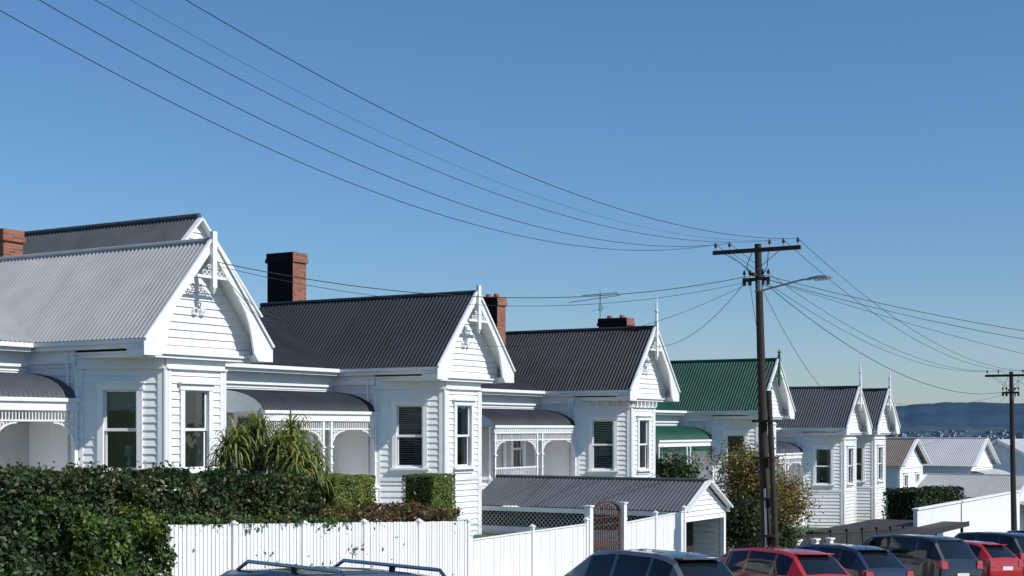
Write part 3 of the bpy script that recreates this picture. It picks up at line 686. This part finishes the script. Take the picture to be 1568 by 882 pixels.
# ------------------------------------------------------------------ cars
CARGLASS=mat('car_glass',(.008,.010,.012),.03,spec=.6)
CHROME=mat('chrome',(.5,.5,.5),.15,metal=1)
TAIL=mat('tail_light_red',(.45,.01,.01),.15,coat=1)
PLATE=mat('number_plate',(.7,.7,.68),.5)
TYRE=mat('tyre',(.02,.02,.02),.8)
def car(name,x,y,yaw,col,kind='hatch',metal=.3,rails=False,h=1.0):
    paint=mat(name+'_paint',col,.28,metal=metal,coat=1.)
    if kind=='suv':
        st=[(0,.62,.66,.80,.70),(.04,.95,1.0,.88,.74),(.10,1.08,1.12,.90,.76),(.42,1.12,1.60,.90,.70),(.62,1.12,1.69,.90,.70),(.95,1.11,1.72,.91,.70),(1.02,1.11,1.725,.91,.70),(1.9,1.08,1.73,.91,.70),(1.98,1.08,1.73,.91,.70),(2.75,1.05,1.68,.91,.69),(2.83,1.05,1.66,.91,.68),(3.5,1.05,1.10,.90,.74),(4.2,.98,1.03,.87,.74),(4.5,.80,.86,.82,.7),(4.58,.55,.6,.76,.66)]
    else:
        st=[(0,.55,.60,.76,.66),(.04,.85,.9,.84,.70),(.12,.95,1.0,.86,.72),(.50,.97,1.36,.87,.64),(.68,.97,1.42,.87,.63),(.95,.96,1.46,.875,.63),(1.02,.96,1.465,.875,.63),(1.8,.94,1.48,.88,.64),(1.88,.94,1.48,.88,.64),(2.5,.92,1.43,.88,.63),(2.58,.92,1.41,.88,.62),(3.3,.92,.97,.86,.70),(3.9,.86,.90,.83,.70),(4.15,.72,.78,.79,.66),(4.25,.48,.54,.72,.6)]
    L=st[-1][0]
    m=MB(); NS=7
    for (xx,zb,zt,w,wt) in st:
        cab=(zt-zb)>.2
        half=[(w*.86,.22),(w*.99,.38),(w*1.0,min(zb-.1,.68)),(w*.975,zb),(wt,zt-.055 if cab else zt-.02),(wt*.86,zt),(0,zt+.025)]
        ring=half+[(-a,b) for a,b in half[-2::-1]]
        for (a,b) in ring: m.v.append((xx,a,b*h))
    R_=2*NS-1
    for i in range(len(st)-1):
        c0=(st[i][2]-st[i][1])>.2;c1=(st[i+1][2]-st[i+1][1])>.2
        dx=st[i+1][0]-st[i][0]
        for j in range(R_-1):
            mi=0;jj=min(j,R_-2-j)
            if jj==3 and c0 and c1 and dx>.1: mi=1
            if jj>=5 and (c0!=c1): mi=1
            if jj==4 and (c0!=c1) : mi=0
            if jj==0: mi=2
            m.f.append((i*R_+j,i*R_+j+1,(i+1)*R_+j+1,(i+1)*R_+j)); m.m.append(mi)
        m.f.append((i*R_,(i+1)*R_,(i+1)*R_+R_-1,i*R_+R_-1)); m.m.append(2)
    m.f.append(tuple(range(R_-1,-1,-1)));m.m.append(0)
    k=(len(st)-1)*R_; m.f.append(tuple(k+j for j in range(R_)));m.m.append(0)
    E=empty(name)
    o=m.obj('body',[paint,CARGLASS,BLACK],E,smooth=True)
    s=o.modifiers.new('s','BEVEL'); s.width=.025; s.segments=3; s.limit_method='ANGLE'; s.angle_limit=math.radians(25); s.harden_normals=True
    d=MB()
    wl=(.78,L-.82)
    for wx in wl:
        for s in (-1,1):
            yy=s*(st[5][3]-.1)
            d.cyl((wx,yy-s*.1,.31),(wx,yy+s*.115,.31),.32,n=24,mi=0); d.cyl((wx,yy+s*.11,.31),(wx,yy+s*.125,.31),.2,.18,n=16,mi=1)
    w=st[2][3]; zt=(1.0 if kind=='suv' else .86)*h
    for s in (-1,1):
        d.hexa([(.0,s*(w-.28),zt-.14),(.0,s*(w-.02),zt-.14),(.22,s*(w+.012),zt-.12),(.22,s*(w-.28),zt-.12),(.02,s*(w-.26),zt+.06),(.04,s*(w-.04),zt+.08),(.28,s*(w+.0),zt+.08),(.28,s*(w-.26),zt+.08)],2)
        mz=st[10][1]*h+.08
        d.hexa([(st[10][0]+.05,s*.88,mz-.07),(st[10][0]+.18,s*.88,mz-.07),(st[10][0]+.16,s*1.03,mz-.05),(st[10][0]+.06,s*1.03,mz-.05),(st[10][0]+.05,s*.88,mz+.07),(st[10][0]+.18,s*.88,mz+.07),(st[10][0]+.16,s*1.03,mz+.06),(st[10][0]+.06,s*1.03,mz+.06)],3)
        for hx in (1.25,2.15): d.box(hx,hx+.16,s*(st[6][3]*.985),s*(st[6][3]*.985+.03),.84*h,.865*h,1)
        d.box(L-.35,L-.02,s*(w-.32),s*(w-.07),.55,.68,1)
        if rails:
            zr_=st[7][2]*h
            d.path([(.6,s*.58,zr_-.06),(.75,s*.58,zr_+.05),(2.4,s*.58,zr_+.055),(2.6,s*.58,zr_-.04)],.02,8,1)
            d.box(1.5,1.56,s*.56,s*.6,zr_-.02,zr_+.05,0)
    d.box(-.015,.02,-.25,.25,.62*h,.74*h,4); d.box(-.03,.06,-.8,.8,.32,.40,0)
    d.box(.40,.62,-.5,.5,(1.62 if kind=='suv' else 1.40)*h,(1.65 if kind=='suv' else 1.425)*h,3)
    d.cyl((.8,0,1.46*h),(.62,0,1.46*h+.32),.006,.003,5,0)
    d.obj('details',[TYRE,CHROME,TAIL,paint,PLATE],E,bevel=.006)
    fx=Vector((math.cos(yaw),math.sin(yaw),0))
    up=Vector((0,.055,1)).normalized(); fw=(fx-up*fx.dot(up)).normalized(); lf=up.cross(fw)
    M=Matrix((fw,lf,up)).transposed().to_4x4()
    c=Vector((x,y,road_z(y)))-fw*(L/2)
    E.matrix_world=Matrix.Translation(c)@M
YAW=math.radians(155)
car('parked_wagon',-9.4,11.3,math.radians(162),(.02,.022,.026),'suv',.5,True,1.02)
car('parked_car',-11.2,22.6,math.radians(160),(.12,.13,.14),'hatch',.6,h=1.12)
car('parked_hatchback',-11.8,30.4,YAW,(.40,.012,.015),'hatch',.1,h=1.04)
car('parked_car',-11.8,34.8,YAW,(.018,.026,.06),'hatch',.4,h=1.05)
car('parked_suv',-11.8,41.3,YAW,(.018,.02,.025),'suv',.4,False,1.0)
car('parked_hatchback',-11.8,47.6,YAW,(.42,.012,.015),'hatch',.1)
car('parked_suv',-11.8,51.6,YAW,(.02,.028,.026),'suv',.4)
car('parked_car',-12.0,56.2,YAW,(.02,.022,.03),'hatch',.3)
car('parked_suv',-12.0,60.5,YAW,(.03,.03,.035),'suv',.3)
car('parked_car',-12.0,65,YAW,(.3,.3,.31),'hatch',.5)
# ------------------------------------------------------------------ ground
def sheet(name,xs,ys,zf,m):
    b=MB(); nx=len(xs)
    for y in ys:
        for x in xs: b.v.append((x,y,zf(x,y)))
    for j in range(len(ys)-1):
        for i in range(nx-1):
            a=j*nx+i; b.f.append((a,a+1,a+nx+1,a+nx)); b.m.append(0)
    return b.obj(name,[m],smooth=True)
ys=[-300,-150,-60,-20]+[k*4 for k in range(-4,66)]+[300,350,420,520,700,1000,1400,1760,2500,4000,9000,20000]
xs=[-15000,-6000,-2500,-1000,-400,-200,-100,-60,-45,-37,-30,-27,-25,-24,-23,-22,-21,-20,-19,-18.6,-18,-17,-16,KERB-.12,KERB-.09,-10,-4.25,-4.19,-3.8,-3,-2.4,-1.7,-1,1,10,50,200,600,2000,8000]
sheet('ground',xs,ys,ground_z,GRASS)
yr=[-60+k*4 for k in range(0,81)]
sheet('road',[KERB,-10,-4.35],yr,lambda x,y:road_z(y),ASPH)
b=MB()
for a,c in zip(yr[:-1],yr[1:]):
    za,zc=road_z(a),road_z(c)
    for (x0,x1) in ((KERB-.15,KERB),(-4.35,-4.2)):
        b.hexa([(x0,a,za-.1),(x1,a,za-.1),(x1,c,zc-.1),(x0,c,zc-.1),(x0,a,za+.14),(x1,a,za+.14),(x1,c,zc+.14),(x0,c,zc+.14)])
b.obj('kerb',[CONC])
sheet('footpath',[-18.05,-16.6],yr,lambda x,y:road_z(y)+.125,CONC)
sheet('footpath',[-4.19,-2.9],yr,lambda x,y:road_z(y)+.16,CONC)
b=MB()
for k in range(0,40):
    y=-20+k*6; b.poly([(-7.85,y,road_z(y)+.004),(-7.75,y,road_z(y)+.004),(-7.75,y+3,road_z(y+3)+.004),(-7.85,y+3,road_z(y+3)+.004)])
for k in range(0,30):
    y=4+k*3.3
    b.poly([(KERB+.1,y+2.2,road_z(y+2.2)+.004),(-10.6,y-.4,road_z(y-.4)+.004),(-10.6,y-.3,road_z(y-.3)+.004),(KERB+.1,y+2.3,road_z(y+2.3)+.004)])
b.obj('road_markings',[LINE])
def arc(name,D,th0,th1,zf,zb,m,n=220):
    b=MB()
    for i in range(n+1):
        th=th0+(th1-th0)*i/n; d=Vector((math.sin(th),math.cos(th)))
        for (k,(dd,zz)) in enumerate(((D*.80,zb),(D*.86,zb+(zf(th)-zb)*(.5+.12*noise.noise(Vector((th*40,9,0))))),(D*.93,zb+(zf(th)-zb)*(.78+.12*noise.noise(Vector((th*60,2,0))))),(D,zf(th)),(D*1.2,zb))): b.v.append((d.x*dd,d.y*dd,zz))
    for i in range(n):
        for k in range(4): a=i*5+k; b.f.append((a,a+5,a+6,a+1)); b.m.append(0)
    return b.obj(name,[m],smooth=True)
def hz(th): 
    t=math.degrees(th); return 104+14*noise.noise(Vector((t*.25,3,0)))+7*noise.noise(Vector((t*.9,1,0)))+2*noise.noise(Vector((t*4,1,0)))-max(0,(-14-t))*3-ramp(t,-5,-14)*25
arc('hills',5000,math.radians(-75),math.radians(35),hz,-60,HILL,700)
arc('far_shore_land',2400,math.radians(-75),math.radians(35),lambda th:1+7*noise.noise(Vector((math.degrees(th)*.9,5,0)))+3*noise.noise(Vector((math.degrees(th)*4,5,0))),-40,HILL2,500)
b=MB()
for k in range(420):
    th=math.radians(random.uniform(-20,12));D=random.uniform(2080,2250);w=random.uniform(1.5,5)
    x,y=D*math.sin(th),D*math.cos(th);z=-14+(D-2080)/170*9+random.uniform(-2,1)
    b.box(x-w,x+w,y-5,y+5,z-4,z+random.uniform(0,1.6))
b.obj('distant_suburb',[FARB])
# ------------------------------------------------------------------ camera, light, sky
TH=math.atan(1316/2178)
cam=bpy.data.cameras.new('camera'); cam.lens=50; cam.sensor_width=36; cam.shift_y=(655-441)/1568; cam.clip_end=60000; cam.clip_start=.1
co=bpy.data.objects.new('camera',cam); SC.collection.objects.link(co); co.rotation_euler=(math.radians(90),0,TH); SC.camera=co
EL=math.radians(42);PH=math.radians(4)
sd=Vector((math.cos(PH)*math.cos(EL),math.sin(PH)*math.cos(EL),math.sin(EL)))
s=bpy.data.lights.new('sun','SUN'); s.energy=4.5; s.angle=math.radians(.5); s.color=(1,.968,.92)
so=bpy.data.objects.new('sun',s); SC.collection.objects.link(so); so.rotation_euler=(-sd).to_track_quat('-Z','Y').to_euler()
w=bpy.data.worlds.new('World'); SC.world=w; w.use_nodes=True; nt=w.node_tree; Lk=nt.links.new
sk=nt.nodes.new('ShaderNodeTexSky'); sk.sky_type='NISHITA'; sk.sun_disc=False; sk.sun_elevation=EL; sk.sun_rotation=math.radians(90)-PH
sk.air_density=1.0; sk.dust_density=.3; sk.ozone_density=1.5; sk.altitude=50
tc=nt.nodes.new('ShaderNodeTexCoord'); sp=nt.nodes.new('ShaderNodeSeparateXYZ'); Lk(tc.outputs['Generated'],sp.inputs[0])
cr=nt.nodes.new('ShaderNodeValToRGB'); Lk(sp.outputs[2],cr.inputs[0])
cr.color_ramp.elements[0].position=0; cr.color_ramp.elements[0].color=(.56,.66,.90,1)
cr.color_ramp.elements[1].position=.30; cr.color_ramp.elements[1].color=(.46,.70,.92,1)
e1=cr.color_ramp.elements.new(.10); e1.color=(.46,.64,.84,1)
gm=nt.nodes.new('ShaderNodeMix'); gm.data_type='RGBA'; gm.blend_type='MULTIPLY'; gm.inputs[0].default_value=1
Lk(sk.outputs[0],gm.inputs[6]); Lk(cr.outputs[0],gm.inputs[7])
mp=nt.nodes.new('ShaderNodeMapping'); mp.inputs['Scale'].default_value=(5,5,34); Lk(tc.outputs['Generated'],mp.inputs[0])
nz=nt.nodes.new('ShaderNodeTexNoise'); nz.inputs['Scale'].default_value=1.6; nz.inputs['Detail'].default_value=7; Lk(mp.outputs[0],nz.inputs['Vector'])
c1=nt.nodes.new('ShaderNodeMapRange'); c1.inputs[1].default_value=.50; c1.inputs[2].default_value=.72; c1.inputs[4].default_value=.5; Lk(nz.outputs[0],c1.inputs[0])
c2=nt.nodes.new('ShaderNodeValToRGB'); Lk(sp.outputs[2],c2.inputs[0]); e0=c2.color_ramp.elements
e0[0].position=.022;e0[0].color=(0,0,0,1);e0[1].position=.045;e0[1].color=(1,1,1,1); e2=e0.new(.085); e2.color=(0,0,0,1)
cm=nt.nodes.new('ShaderNodeMath'); cm.operation='MULTIPLY'; Lk(c1.outputs[0],cm.inputs[0]); Lk(c2.outputs[0],cm.inputs[1])
cx=nt.nodes.new('ShaderNodeMix'); cx.data_type='RGBA'; Lk(cm.outputs[0],cx.inputs[0]); Lk(gm.outputs[2],cx.inputs[6]); cx.inputs[7].default_value=(3.4,3.9,4.7,1)
Lk(cx.outputs[2],nt.nodes['Background'].inputs[0]); nt.nodes['Background'].inputs[1].default_value=.125
SC.view_settings.view_transform='Standard'; SC.view_settings.look='None'; SC.view_settings.exposure=0
